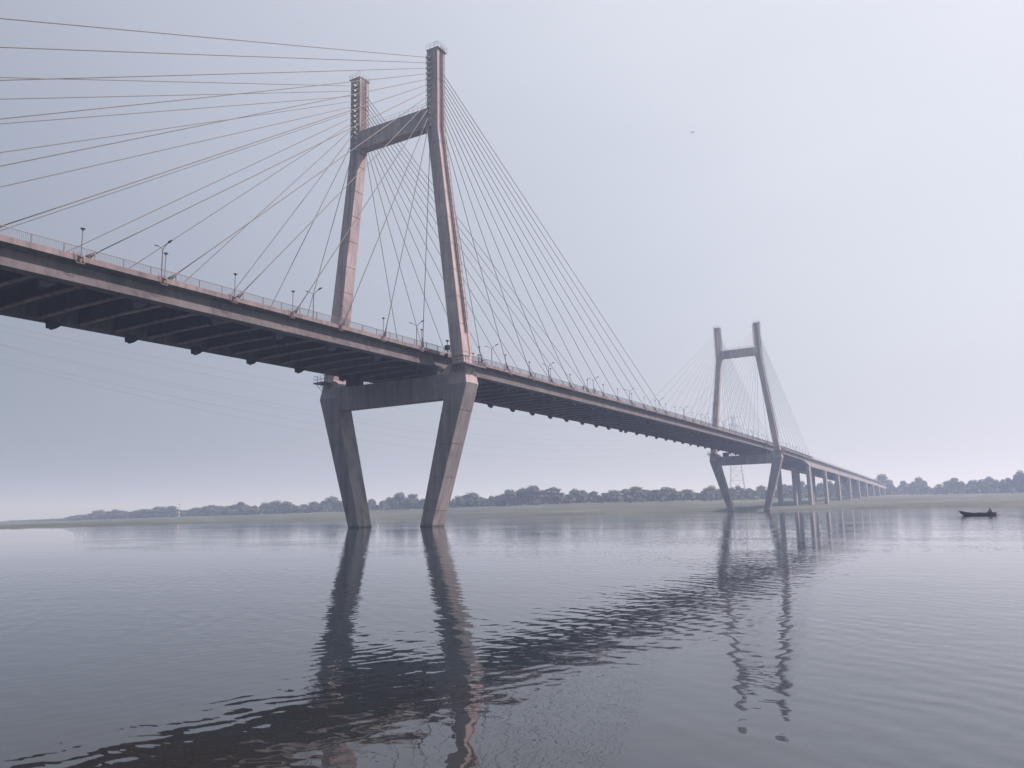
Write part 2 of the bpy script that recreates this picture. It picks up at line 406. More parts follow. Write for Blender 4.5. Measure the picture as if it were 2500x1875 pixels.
def top_mesh(s):
    mb = MB(); x0, x1 = 8.12, 10.9
    X = lambda x: s*x
    mb.box(min(X(x0), X(x1)), max(X(x0), X(x1)), -1.22, 1.7, 88.31, 88.42)
    return mb.mesh('top_platform', 'concrete')
def top_rail_mesh(s):
    mb = MB(); x0, x1, y0, y1, z0 = 8.1, 10.9, -1.22, 1.7, 88.42
    cs = [(x0, y0), (x1, y0), (x1, y1), (x0, y1)]
    pts = []
    for i in range(4):
        a, b = cs[i], cs[(i+1) % 4]
        for k in range(3): pts.append((lerp(a[0], b[0], k/3), lerp(a[1], b[1], k/3)))
    for p in pts: mb.tube((s*p[0], p[1], z0-.1), (s*p[0], p[1], z0+1.0), .035, 4)
    for i in range(4):
        if i == 3: continue
        a, b = cs[i], cs[(i+1) % 4]
        for h in (.5, 1.0): mb.tube((s*a[0], a[1], z0+h), (s*b[0], b[1], z0+h), .03, 4)
    mb.tube((s*9.2, 0, z0), (s*9.2, 0, z0+1.9), .03, 4); mb.tube((s*9.2, 0, z0+1.9), (s*9.6, 0.2, z0+2.1), .05, 5)
    return mb.mesh('top_railing', 'galv')
def plat_mesh(s):
    mb = MB(); z = 27.20
    def bx(xa, xb, ya_, yb): mb.box(min(s*xa, s*xb), max(s*xa, s*xb), ya_, yb, z-.12, z)
    bx(13.75, 17.35, -3.0, -1.66); bx(16.22, 17.35, -1.66, 1.66); bx(13.75, 17.35, 1.66, 3.2)
    for y in (-2.6, 0.0, 2.7): mb.tube((s*17.2, y, z-.12), (s*16.55, y*.55, 25.6), .07, 4)
    for x in (14.4, 16.0): mb.tube((s*x, -2.85, z-.12), (s*x, -1.7, 25.9), .07, 4)
    mb.path([(s*17.35, -3.0, z-.2), (s*17.35, 3.2, z-.2)], .08, 4); mb.path([(s*13.75, -3.0, z-.2), (s*17.35, -3.0, z-.2)], .08, 4)
    return mb.mesh('deck_platform', 'steel')
def plat_rail_mesh(s):
    mb = MB(); z = 27.2
    cs = [(13.8, -2.95), (17.3, -2.95), (17.3, 3.15), (13.8, 3.15)]
    for i in range(3):
        a, b = cs[i], cs[i+1]; n = 4 if i != 1 else 6
        for k in range(n+1):
            q = (s*lerp(a[0], b[0], k/n), lerp(a[1], b[1], k/n)); mb.tube((*q, z), (*q, z+1.15), .032, 4)
        for h in (.55, 1.15): mb.tube((s*a[0], a[1], z+h), (s*b[0], b[1], z+h), .03, 4)
    return mb.mesh('platform_railing', 'dark')
def pipe_mesh(s):
    mb = MB()
    mb.path([(s*(outer_x(33)+.12), .38, 33.2), (s*(outer_x(29.2)+.12), .38, 29.3), (s*(outer_x(28.7)+.12), .2, 28.8), (s*(outer_x(28.7)+.12), -1.2, 28.75), (s*15.9, -1.72, 28.75), (s*14.0, -1.72, 28.7)], .06, 5)
    return mb.mesh('conduit', 'dark')
PARTS = {s: [(f(s), n) for f, n in ((ladder_mesh, 'ladder'), (cage_mesh, 'caged_ladder'), (top_mesh, 'top_platform'), (top_rail_mesh, 'top_railing'),
             (plat_mesh, 'deck_platform'), (plat_rail_mesh, 'platform_railing'), (pipe_mesh, 'conduit'))] for s in (1, -1)}

# upper and lower crossbeams, shared by both pylons
mb = MB()
xe = 8.26
prof = [(-xe, 76.72), (-xe, 72.9), (-xe+.9, 72.9), (xe-.9, 72.9), (xe, 72.9), (xe, 76.72)]
mb.loft([[(x, y, z + (0.0)) for x, z in prof] for y in (-1.12, .87)])
for x in (-8.15, 8.15): mb.box(x-.35, x+.35, -1.10, .85, 72.2, 72.95)
UB = mb.mesh('upper_crossbeam', 'concrete')
mb = MB()
mb.loft([[(-12.06, y, 21.56), (12.06, y, 21.56), (13.15, y, 25.82), (-13.15, y, 25.82)] for y in (-1.86, -.8, .25)])
mb.box(-12.0, 12.0, -1.885, -1.84, 23.05, 23.11)
LB = mb.mesh('lower_crossbeam', 'dimmed')
def beam_rail(x0, x1, z, ys, n):
    mb = MB()
    for y in ys:
        for k in range(n+1):
            x = lerp(x0, x1, k/n); mb.tube((x, y, z), (x, y, z+1.1), .032, 4)
        for h in (.55, 1.1): mb.tube((x0, y, z+h), (x1, y, z+h), .026, 4)
    return mb
UR = beam_rail(-8.1, 8.1, 76.72, (-1.0, .75), 15).mesh('beam_railing', 'galv')
LR = beam_rail(-11.2, 11.2, 25.82, (-1.7, .1), 20).mesh('beam_railing', 'dark')
BE = MB().loft([[(-1.1, y, 25.82), (1.1, y, 25.82), (1.1, y, 26.7), (1.35, y, 27.6), (-1.35, y, 27.6), (-1.1, y, 26.7)] for y in (-2.1, .3)]).mesh('bearing', 'soffit')

HEAD = MB()
HEAD.tube((0, -.2, 0), (0, .95, 0), .34, 8, .22); HEAD.tube((0, .95, 0), (0, 1.15, 0), .28, 8); HEAD.loft([[(-.42, -.3, -.05), (.42, -.3, -.05), (.42, -.3, .45), (-.42, -.3, .45)], [(-.36, .3, .0), (.36, .3, .0), (.36, .3, .40), (-.36, .3, .40)]])
HEAD = HEAD.mesh('anchor_head', 'anchor')
sleeve_cache = {}
def cable(yc, s, dy, ztop, di):
    """one stay from the pylon face at height ztop down to the deck anchor at yc+dy"""
    yd = yc+dy; xt = 9.1
    top = Vector((s*xt, yc+di*1.15, ztop)); bot = Vector((s*9.6, yd, zt(yd)+.45))
    L_ = (bot-top).length; n = 10; sag = L_*0.0005
    pts = [top.lerp(bot, k/n) - Vector((0, 0, 4*sag*(k/n)*(1-k/n))) for k in range(n+1)]
    o = MB().path([p-top for p in pts], .060, 6).build('stay_cable', 'cable', bridge, smooth=True); o.location = top
    d = (pts[-1]-pts[-2]).normalized()
    sm = MB(); e = bot-top
    sm.tube(e-d*1.5, e-d*.7, .10, 7, .12); sm.tube(e-d*.7, e+d*.2, .17, 8, .27)
    sl = sm.build('anchor_socket', 'dark', o)
    return pts[-2], bot
def anchor_block(yb, s, di, z0):
    mb = MB()
    P_ = [(-1.7, .02), (-.6, -.85), (.25, -.85), (.36, .02)]
    mb.loft([[(x, di*y, z) for y, z in P_] for x in (-.35, .35)])
    mb.lathe((0, di*-.2, -1.0), [(.16, 0), (.2, .04), (.2, .18)], 8)
    return mb
AB = {di: anchor_block(0, 1, di, 0).mesh('anchor_block', 'soffit') for di in (1, -1)}
# tube frame hung over the fascia at each near-side anchor
fr = MB()
for dy in (-.45, 0.0, .45): fr.tube((0, dy, .35), (.12, dy+.35, -.75), .035, 4)
fr.tube((.12, -.1, -.75), (.12, .8, -.75), .035, 4); fr.tube((0, -.45, .35), (0, .45, .35), .035, 4); fr.tube((.12, -.1, -.55), (-.5, -.1, -.6), .03, 4)
FR = fr.mesh('inspection_frame', 'rust')

ANCH = []      # (y, side of fan, pylon y)
for yc, mir in ((0.0, 1), (260.0, -1)):
    legs = {}
    for s in (1, -1):
        lg = link('pylon_leg', LEG[s], bridge, (0, yc, 0)); legs[s] = lg
        for me, nm in PARTS[s]: link(nm, me, lg)
    ub = link('upper_crossbeam', UB, bridge, (0, yc, 0)); link('beam_railing', UR, ub)
    lb = link('lower_crossbeam', LB, bridge, (0, yc, 0)); link('beam_railing', LR, lb)
    for x in (-8.9, 8.9): link('bearing', BE, lb, (x, 0, 0))
    for fan, lst, z1, dz in ((-1, SIDE, 86.6, 1.06), (1, MAIN, 86.1, .93)):
        for i, a in enumerate(lst):
            zz_ = z1 - dz*(len(lst)-1-i)
            dy = a*mir; di = 1 if dy > 0 else -1
            for s in (1, -1):
                pv, bot = cable(yc, s, dy, zz_, di)
                h = link('anchor_head', HEAD, legs[s], (s*9.0, di*1.12, zz_))
                v = (bot-pv).normalized()
                h.rotation_euler = v.to_track_quat('Y', 'Z').to_euler()
            ANCH.append((yc+dy, di, (zz_-zt(yc+dy))/abs(dy)))

# ------------------------------------------------------------------ deck (main bridge)
def depth(y): return lerp(2.78, 5.0, min(1, max(0, (y-362)/16)))
SEC = [(10.22, 0.0), (10.22, -.48), (9.30, -.80), (9.52, -1.8), (9.80, -2.70), (9.1, -2.95), (8.55, -2.6), (8.35, -.55), (0, -.42)]
def deck_ring(y, sec):
    z = zt(y); half = [(x, y, z+dz) for x, dz in sec]
    return [(0, y, z+.12)] + half + [(-x, yy, zz) for x, yy, zz in reversed(half[:-1])]
ys = [-190 + 4.9*i for i in range(int(552/4.9)+1)]
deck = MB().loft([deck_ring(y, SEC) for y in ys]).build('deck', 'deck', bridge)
def fascia_strip(yl, parent):
    for s in (1, -1):
        MB().loft([[(s*10.225, y, zt(y)-.50), (s*10.265, y, zt(y)-.50), (s*10.265, y, zt(y)+.05), (s*9.95, y, zt(y)+.05), (s*9.95, y, zt(y)+.02), (s*10.225, y, zt(y)+.02)] for y in yl]).build('fascia', 'fascia', parent)
fascia_strip(ys, deck)
# crossbeams below the slab
for i in range(-38, 74):
    y = i*4.9 + (.5 if i < 0 else 0.0)
    if y < -188 or y > 358: continue
    mb = MB(); mb.loft([[(-8.62, yy, -.45), (-8.62, yy, -2.45), (0, yy, -2.35), (8.62, yy, -2.45), (8.62, yy, -.45)] for yy in (-.2, .2)])
    fl = MB(); fl.loft([[(-8.62, yy, -2.452), (-8.62, yy, -2.60), (0, yy, -2.50), (8.62, yy, -2.60), (8.62, yy, -2.452), (0, yy, -2.352)] for yy in (-.30, .30)])
    key = 'crossbeam'
    me = bpy.data.meshes.get(key) or mb.mesh(key, 'soffit')
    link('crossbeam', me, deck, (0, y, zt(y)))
    me2 = bpy.data.meshes.get('bottom_flange') or fl.mesh('bottom_flange', 'fascia')  # lighter than the crossbeam: light off the water put into the colour
    link('bottom_flange', me2, deck, (0, y, zt(y)))
for (y, di, sl) in ANCH:
    yb = y + di*(3.3/sl)
    for s in (1, -1):
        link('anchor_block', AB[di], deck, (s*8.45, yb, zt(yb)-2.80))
    if y < 150: link('inspection_frame', FR, deck, (10.27, y-1.6 if y < 0 else y-.6, zt(y)))
# asphalt and footway kerb on top
rd = MB()
for a, b in zip(ys, ys[1:]):
    rd.add([(-8.4, a, zt(a)+.16), (8.4, a, zt(a)+.16), (8.4, b, zt(b)+.16), (-8.4, b, zt(b)+.16)], [(0, 1, 2, 3)])
road = rd.build('roadway', 'asphalt', deck)
kb = MB()
for s in (1, -1):
    kb.loft([[(s*8.42, y, zt(y)), (s*8.42, y, zt(y)+.45), (s*8.7, y, zt(y)+.45), (s*8.7, y, zt(y))] for y in ys])
kb.build('kerb', 'deck', deck)

# railing
def railing(s, posts_as_parts):
    y0, y1 = -122.0, 1006.0
    mb = MB(); n = 230
    yy = [lerp(y0, y1, k/n) for k in range(n+1)]
    mb.path([(s*10.12, y, zt(y)+1.06) for y in yy], .045, 6)
    r = mb.build('railing', 'steel', bridge)
    MB().path([(s*10.12, y, zt(y)+.14) for y in yy], .025, 4).build('bottom_rail', 'steel', r)
    pm = MB().box(-.035, .035, -.045, .045, 0, 1.06).mesh('post', 'steel')
    st = MB(); k = 0; y = y0+.1
    while y < y1:
        if posts_as_parts and y < 372: link('post', pm, r, (s*10.12, y, zt(y)))
        else: st.box(s*10.12-.035, s*10.12+.035, y-.045, y+.045, zt(y), zt(y)+1.06)
        y += 3.27
    if st.v:
        o = st.build('far_posts', 'steel', r); o['kind'] = 'stuff'
    ba = MB(); y = y0
    lim = 385 if s > 0 else 140
    step = .17
    while y < lim:
        z = zt(y); x = s*10.12; h = .011
        ba.add([(x-h, y-h, z+.14), (x+h, y-h, z+.14), (x+h, y+h, z+.14), (x-h, y+h, z+.14), (x-h, y-h, z+1.06), (x+h, y-h, z+1.06), (x+h, y+h, z+1.06), (x-h, y+h, z+1.06)],
               [(0, 1, 5, 4), (1, 2, 6, 5), (2, 3, 7, 6), (3, 0, 4, 7)])
        y += step
    o = ba.build('balusters', 'steel', r); o['kind'] = 'stuff'
railing(1, True); railing(-1, False)

# approach viaduct beyond the cable-stayed part
def via_ring(y):
    d = depth(y); z = zt(y)
    sec = [(10.22, 0), (10.22, -.48), (9.12, -.98), (9.2, -1.7), (9.48, -d+.25), (9.48, -d), (8.3, -d-.05), (7.9, -.8), (0, -.6)]
    half = [(x, y, z+dz) for x, dz in sec]
    return [(0, y, z+.12)] + half + [(-x, yy, zz) for x, yy, zz in reversed(half[:-1])]
y0v = ys[-1]+.02
vy = [y0v, 366, 372, 378] + [390+12*i for i in range(53)]
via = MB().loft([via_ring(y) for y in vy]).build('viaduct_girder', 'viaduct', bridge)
fascia_strip(vy, via)
for i in range(11):
    y = 376.0+60.6*i
    ztop_ = zt(y)-5.06
    for x, wd_, dp in ((8.55, .95, 2.9), (0, .9, 2.0), (-8.55, .95, 2.9)):
        mb = MB(); mb.loft([[(x-wd_, y-dp, z), (x+wd_-.1, y-dp, z), (x+wd_, y-dp+.1, z), (x+wd_, y+dp-.1, z), (x+wd_-.1, y+dp, z), (x-wd_, y+dp, z)] for z in (-2.0, ztop_*.5, ztop_)])
        mb.build('pier', 'viaduct', bridge)
for i in range(36):                                        # diaphragms between the viaduct girders
    y = 382+17.3*i
    MB().box(-8.2, 8.2, y-.3, y+.3, zt(y)-3.9, zt(y)-.62).build('diaphragm', 'soffit', via)
for y in (-124.0, -184.0):
    for x in (8.5, -8.5): MB().box(x-1, x+1, y-1.4, y+1.4, -2, zt(y)-2.97).build('pier', 'concrete', bridge)

# ------------------------------------------------------------------ lamps on the deck
def ordinal(n):
    w_ = ['first','second','third','fourth','fifth','sixth','seventh','eighth','ninth','tenth','eleventh','twelfth','thirteenth','fourteenth','fifteenth','sixteenth','seventeenth']
    return w_[n-1]
def floodlight(label, group):
    t = thing('flood_lamp', label, 'lamp', group=group)
    MB().tube((0, 0, 0), (0, 0, 2.85), .055, 7, .045).box(-.16, .16, -.16, .16, -.05, .06).build('post', 'steel', t)
    MB().lathe((0, 0, 2.80), [(.05, 0), (.08, .08), (.24, .22), (.26, .27), (.18, .31), (.05, .33)], 14).build('lamp_head', 'steel', t)
    return t
GF = 'flood lamps standing along the bridge railing'
first = None; cnt = {}
flys = [(a-1.3, 'L', i) for i, a in enumerate(SIDE)] + [(a-2.2, 'R', i) for i, a in enumerate(MAIN)] + [(127.6, 'M', 0)]
flys += [(136.3+9.45*i, 'S', i) for i in range(13)] + [(264.0+9.6*i, 'T', i) for i in range(12)]
for y, c, i in flys:
    if c == 'L': lab = 'slim dark flood lamp on the railing, %s one left of the near pylon' % ordinal(i+1)
    elif c == 'R': lab = 'slim dark flood lamp on the railing, %s one right of the near pylon' % ordinal(i+1)
    elif c == 'M': lab = 'slim dark flood lamp on the railing midway between the two pylons'
    elif c == 'S': lab = 'small distant flood lamp on the railing, %s one before the far pylon' % ordinal(13-i)
    else: lab = 'tiny hazy flood lamp on the railing, %s one beyond the far pylon' % ordinal(i+1)
    if c == 'L' and y < -75: continue
    if first is None: o = first = floodlight(lab, GF); o.location = (10.42, y, zt(y)-.05)
    else: o = dup(first, (10.42, y, zt(y)-.05), lab, GF)
# two small ones on the near pylon's platform
for k, (y, lab) in enumerate(((-.35, 'short mushroom lamp on the near pylon platform, left one of the pair'), (1.3, 'short mushroom lamp on the near pylon platform, right one of the pair'))):
    o = dup(first, (17.15, y, 27.2), lab, 'mushroom lamps on the pylon platform'); o.scale = (1.1, 1.1, .62)

def street_lamp(label, group):
    t = thing('street_lamp', label, 'street lamp', group=group)
    MB().tube((0, 0, 0), (0, 0, 7.3), .11, 8, .07).box(-.22, .22, -.22, .22, 0, .25).build('pole', 'steel', t)
    for s in (1, -1):
        a = MB().path([(0, 0, 7.2), (s*.25, 0, 7.5), (s*.7, 0, 7.78), (s*1.15, 0, 7.98)], .045, 6).build('arm', 'steel', t)
        MB().loft([[(s*1.05, -.10, 7.93), (s*1.05, .10, 7.93), (s*1.05, .10, 8.02), (s*1.05, -.10, 8.02)], [(s*1.3, -.16, 7.99), (s*1.3, .16, 7.99), (s*1.3, .15, 8.13), (s*1.3, -.15, 8.13)],
                   [(s*1.75, -.10, 8.16), (s*1.75, .10, 8.16), (s*1.75, .08, 8.24), (s*1.75, -.08, 8.24)]]).build('lamp_head', 'dark', a)
    return t
GS = 'double-armed street lamps along the middle of the road'
proto = None
for i in range(-1, 17):
    y = -48.1 + 27.25*i
    if y < -10: lab = 'double-armed street lamp mid-road, %s left of the near pylon' % ordinal(int((-y)//27.25)+1)
    elif y < 250: lab = 'double-armed street lamp mid-road, %s right of the near pylon' % ordinal(int((y)//27.25)+1)
    else: lab = 'double-armed street lamp mid-road, small in haze, %s past the far pylon' % ordinal(int((y-250)//27.25)+1)
    if i == -1: continue
    if proto is None: o = proto = street_lamp(lab, GS); o.location = (0, y, zt(y)+.14)
    else: dup(proto, (0, y, zt(y)+.14), lab, GS)

# signal mast with floodlights at the near pylon's left edge
t = thing('signal_mast', 'dark mast with stacked signal lights beside the near pylon at deck level', 'signal mast', (13.45, -2.7, 27.2))
MB().tube((0, 0, 0), (0, 0, 3.3), .06, 6).tube((.5, .1, 0), (.5, .1, 2.6), .05, 6).tube((0, 0, 1.2), (.5, .1, 1.2), .03, 4).tube((0, 0, 2.3), (.5, .1, 2.3), .03, 4).build('pole', 'dark', t)
MB().box(-.40, .42, -.28, .28, 2.55, 3.35).build('lantern_box', 'dark', t)
MB().lathe((0, 0, 3.4), [(.05, 0), (.06, .5), (.30, .75), (.28, .84), (.05, .86)], 10).build('beacon', 'dark', t)
MB().lathe((-.25, 0, 1.35), [(.06, 0), (.42, .25), (.30, .5), (.08, .62)], 10).build('floodlight', 'dark', t)

# ------------------------------------------------------------------ people
def skinned(name, verts, edges, radii, mat, parent, sub=2, root=0):
    me = bpy.data.meshes.new(name); me.from_pydata(verts, edges, []); me.materials.append(M[mat])
    o = link(name, me, parent)
    mod = o.modifiers.new('skin', 'SKIN')
    for i, r in enumerate(radii):
        sv = me.skin_vertices[0].data[i]; rr = r if isinstance(r, tuple) else (r, r); sv.radius = rr; sv.use_root = (i == root)
    s_ = o.modifiers.new('sub', 'SUBSURF'); s_.levels = sub; s_.render_levels = sub
    return o
def hand_chain(V, E_, Rr, wrist, d, side):
    """palm, four unequal bent fingers and a thumb growing from the wrist vertex"""
    d = Vector(d).normalized(); sd_ = Vector(side).normalized(); dn = d.cross(sd_).normalized()
    w0 = Vector(V[wrist]); p = len(V); V.append(tuple(w0+d*.055)); Rr.append(.026); E_.append((wrist, p))
    for j, (off, ln) in enumerate(((-.028, .062), (-.009, .074), (.010, .070), (.028, .054))):
        a = len(V); b = w0+d*.09+sd_*off; c = b+d*ln*.55+dn*.012; e = b+d*ln*.85+dn*.04
        V += [tuple(b), tuple(c), tuple(e)]; Rr += [.009, .0085, .007]; E_ += [(p, a), (a, a+1), (a+1, a+2)]
    a = len(V); V += [tuple(w0+d*.04-sd_*.035), tuple(w0+d*.075-sd_*.055+dn*.015)]; Rr += [.011, .009]; E_ += [(p, a), (a, a+1)]
def person(label, loc, pose, rz, shirt, trousers, group=None):
    t = thing('person', label, 'person', loc, group, rz)
    if pose == 'stand':
        J = dict(pel=(0,0,.95), ch=(0,.02,1.28), nk=(0,.0,1.47), hd=(0,.03,1.56), ht=(0,.02,1.70),
                 ls=(-.18,0,1.42), le=(-.24,-.03,1.13), lw=(-.24,.08,.90), rs=(.18,0,1.42), re=(.25,-.02,1.13), rw=(.22,.10,.91),
                 lh=(-.09,0,.92), lk=(-.11,.06,.50), la=(-.12,-.04,.09), lt=(-.13,.12,.04), rh=(.09,0,.92), rk=(.12,-.02,.50), ra=(.13,-.12,.09), rt_=(.14,.04,.04))
    elif pose == 'lean':
        J = dict(pel=(0,0,.92), ch=(0,.12,1.22), nk=(0,.22,1.38), hd=(0,.29,1.45), ht=(0,.32,1.58),
                 ls=(-.18,.18,1.34), le=(-.24,.30,1.10), lw=(-.20,.48,1.02), rs=(.18,.18,1.34), re=(.24,.30,1.10), rw=(.20,.48,1.02),
                 lh=(-.09,0,.89), lk=(-.11,.10,.49), la=(-.11,.0,.09), lt=(-.12,.15,.04), rh=(.09,0,.89), rk=(.13,.0,.49), ra=(.16,-.16,.09), rt_=(.17,.0,.04))
    else:  # seated, rowing
        J = dict(pel=(0,0,.10), ch=(0,.10,.42), nk=(0,.16,.60), hd=(0,.20,.70), ht=(0,.20,.84),
                 ls=(-.19,.12,.56), le=(-.27,.28,.36), lw=(-.18,.50,.34), rs=(.19,.12,.56), re=(.27,.28,.36), rw=(.18,.50,.34),
                 lh=(-.09,.02,.08), lk=(-.15,.42,.26), la=(-.14,.62,-.12), lt=(-.14,.76,-.14), rh=(.09,.02,.08), rk=(.15,.42,.26), ra=(.14,.62,-.12), rt_=(.14,.76,-.14))
    names = list(J); V = [J[k] for k in names]; ix = {k: i for i, k in enumerate(names)}
    rad = dict(pel=(.15,.11), ch=(.17,.11), nk=.055, hd=(.075,.09), ht=(.065,.08), ls=.07, le=.045, lw=.03, rs=.07, re=.045, rw=.03, lh=.09, lk=.062, la=.042, lt=.035, rh=.09, rk=.062, ra=.042, rt_=.035)
    Rr = [rad[k] for k in names]
    E_ = [(ix[a], ix[b]) for a, b in (('pel','ch'),('ch','nk'),('nk','hd'),('hd','ht'),('ch','ls'),('ls','le'),('le','lw'),('ch','rs'),('rs','re'),('re','rw'),('pel','lh'),('lh','lk'),('lk','la'),('la','lt'),('pel','rh'),('rh','rk'),('rk','ra'),('ra','rt_'))]
    nose = len(V); h = Vector(J['hd']); V.append(tuple(h+Vector((0, .115, .015)))); Rr.append(.014); E_.append((ix['hd'], nose))
    for sx in (-1, 1):
        V.append(tuple(h+Vector((sx*.095, .0, .02)))); Rr.append(.016); E_.append((ix['hd'], len(V)-1))
    for wv, el in (('lw', 'le'), ('rw', 're')):
        hand_chain(V, E_, Rr, ix[wv], Vector(J[wv])-Vector(J[el]), (1, 0, 0))
    skinned('body', V, E_, Rr, 'skin', t, 2, ix['pel'])
    # clothes follow the same skeleton, slightly thicker
    def sub(keys, edges, name, mat, grow):
        v = [J[k] for k in keys]; e_ = [(keys.index(a), keys.index(b)) for a, b in edges]
        r_ = [(rad[k][0]+grow, rad[k][1]+grow) if isinstance(rad[k], tuple) else rad[k]+grow for k in keys]
        skinned(name, v, e_, r_, mat, t, 2, 0)
    sub(['pel', 'ch', 'ls', 'le', 'rs', 're'], [('pel','ch'),('ch','ls'),('ls','le'),('ch','rs'),('rs','re')], 'shirt', shirt, .018)
    sub(['pel', 'lh', 'lk', 'la', 'rh', 'rk', 'ra'], [('pel','lh'),('lh','lk'),('lk','la'),('pel','rh'),('rh','rk'),('rk','ra')], 'trousers', trousers, .016)
    hm = MB(); c = Vector(J['ht'])*.75+Vector(J['hd'])*.25
    hm.lathe((c.x, c.y-.02, c.z-.02), [(.095, -.04), (.105, .0), (.098, .05), (.06, .095), (.01, .11)], 12); hm.build('hair', 'hair', t, smooth=True)
    return t
person('person in dark clothes standing at the bridge railing, facing the water', (9.55, 67.4, zt(67.4)+.02), 'stand', R(-90), 'cloth_dark', 'cloth_dark')
person('person in grey leaning over a bicycle by the bridge railing', (9.45, 60.6, zt(60.6)+.02), 'lean', R(-30), 'cloth_grey', 'cloth_dark')

b = thing('bicycle', 'dark bicycle leaning at the bridge railing beside a bending person', 'bicycle', (9.8, 61.2, zt(61)+.02), rz=R(90))
def wheel(cx):
    wh = MB(); pts = [(cx+.33*math.cos(2*math.pi*k/16), 0, .34+.33*math.sin(2*math.pi*k/16)) for k in range(17)]
    wh.path(pts, .022, 5); o = wh.build('wheel', 'dark', b)
    sp = MB()
    for k in range(8): sp.tube((cx, 0, .34), (cx+.32*math.cos(math.pi*k/4), 0, .34+.32*math.sin(math.pi*k/4)), .006, 3)
    sp.build('spokes', 'galv', o)
wheel(-.52); wheel(.52)
fm = MB()
for a, c in (((-.52, .34), (-.05, .30)), ((-.05, .30), (-.18, .80)), ((-.52, .34), (-.16, .74)), ((-.16, .74), (.36, .78)), ((-.05, .30), (.38, .72)), ((.34, .92), (.52, .34))):
    fm.tube((a[0], 0, a[1]), (c[0], 0, c[1]), .018, 5)
fm.build('frame', 'dark', b)
MB().path([(.30, -.26, .98), (.36, -.1, .96), (.35, 0, .93), (.36, .1, .96), (.30, .26, .98)], .015, 5).build('handlebar', 'dark', b)
MB().loft([[(-.30, -.07, .82), (-.30, .07, .82), (-.30, .07, .87), (-.30, -.07, .87)], [(-.05, -.02, .82), (-.05, .02, .82), (-.05, .02, .86), (-.05, -.02, .86)]]).build('saddle', 'dark', b)

# ------------------------------------------------------------------ rowing boat
bt = thing('rowing_boat', 'dark slender wooden rowing boat with raised bow on the calm river', 'boat', (88.9, 35.6, 0.0), rz=R(28))
hull = MB(); L2 = 2.85
prof_ = []
for k in range(15):
    u = -1+2*k/14
    wd_ = .62*(1-abs(u)**2.6)**.8 + .03
    bow = max(0, -u); st_ = max(0, u)
    zk = -.18 + .62*max(0, bow-.72)/.28*1.0 + .20*max(0, st_-.8)/.2
    zg = .36 + .42*bow**2.4 + .10*st_**2
    x = u*L2
    prof_.append([(x, -wd_, zg), (x, -wd_*.86, lerp(zk, zg, .5)), (x, -wd_*.35, zk), (x, wd_*.35, zk), (x, wd_*.86, lerp(zk, zg, .5)), (x, wd_, zg),
                  (x, wd_-.05, zg), (x, wd_*.75, lerp(zk, zg, .5)), (x, wd_*.28, zk+.06), (x, -wd_*.28, zk+.06), (x, -wd_*.75, lerp(zk, zg, .5)), (x, -wd_+.05, zg)])
hull.loft(prof_); hull.build('hull', 'wood', bt)
for x in (-1.5, 0.1, 1.75): MB().box(x-.12, x+.12, -.55, .55, .22, .26).build('thwart', 'wood', bt)
MB().tube((-2.98, 0, .60), (-3.12, 0, .92), .05, 6, .03).build('stem_post', 'wood', bt)
ck = MB(); ck.loft([[(x, -.22+.03*math.sin(k*2), .28), (x, .22, .28), (x, .18, .28+h_), (x, -.16, .30+h_*.8)] for k, (x, h_) in enumerate(((-.35, .08), (0, .24), (.4, .20), (.8, .12)))]); 
tag(ck.build('cargo_sack', 'cloth_grey'), 'small dark bundle lying amidships in the rowing boat', 'sack')
bpy.data.objects['cargo_sack'].location = (88.9, 35.6, 0); bpy.data.objects['cargo_sack'].rotation_euler = (0, 0, R(28))
rp = Vector((88.9, 35.6, 0)) + Matrix.Rotation(R(28), 3, 'Z') @ Vector((2.05, 0, .26))
person('person in dark clothes sitting at the stern of the rowing boat, rowing', tuple(rp), 'row', R(28+90), 'cloth_dark', 'cloth_dark')
for sgn, lab in ((1, 'wooden oar held by the rower on the boat side away from camera'), (-1, 'wooden oar held by the rower on the boat side nearest camera')):
    oar = MB(); oar.tube((1.6, sgn*.15, .62), (2.05, sgn*1.75, .10), .022, 6)
    oar.loft([[(2.03, sgn*1.72, .12), (2.09, sgn*1.72, .12), (2.09, sgn*1.72, .09), (2.03, sgn*1.72, .09)], [(2.08, sgn*2.15, .04), (2.20, sgn*2.15, .04), (2.20, sgn*2.15, .0), (2.08, sgn*2.15, .0)]])
    o = tag(oar.build('oar', 'wood'), lab, 'oar'); o.location = (88.9, 35.6, 0); o.rotation_euler = (0, 0, R(28))

# ------------------------------------------------------------------ bird
bd = thing('bird', 'small dark bird flying high in the empty sky right of the pylon', 'bird', (64.22, -25.16, 45.48), rz=R(70))
MB().path([(-.20, 0, 0), (-.08, 0, .015), (.06, 0, .01), (.16, 0, 0), (.24, 0, .02)], [.01, .045, .05, .035, .012], 7).build('body', 'feather', bd, smooth=True)
for s in (1, -1):
    MB().loft([[(.06, s*.03, .02), (-.08, s*.03, .02), (-.08, s*.03, .01), (.06, s*.03, .01)], [(.10, s*.22, .09), (-.04, s*.22, .09), (-.04, s*.22, .08), (.10, s*.22, .08)],
               [(-.04, s*.46, .0), (-.09, s*.46, .0), (-.09, s*.46, -.005), (-.04, s*.46, -.005)]]).build('wing', 'feather', bd)
MB().add([(-.18, -.02, 0), (-.18, .02, 0), (-.36, .06, .0), (-.36, -.06, .0), (-.18, 0, .012), (-.36, 0, .012)], [(0, 1, 2, 3), (0, 4, 1), (3, 2, 5), (0, 3, 5, 4), (1, 4, 5, 2)]).build('tail', 'feather', bd)

bd.scale = (.6, .6, .6)
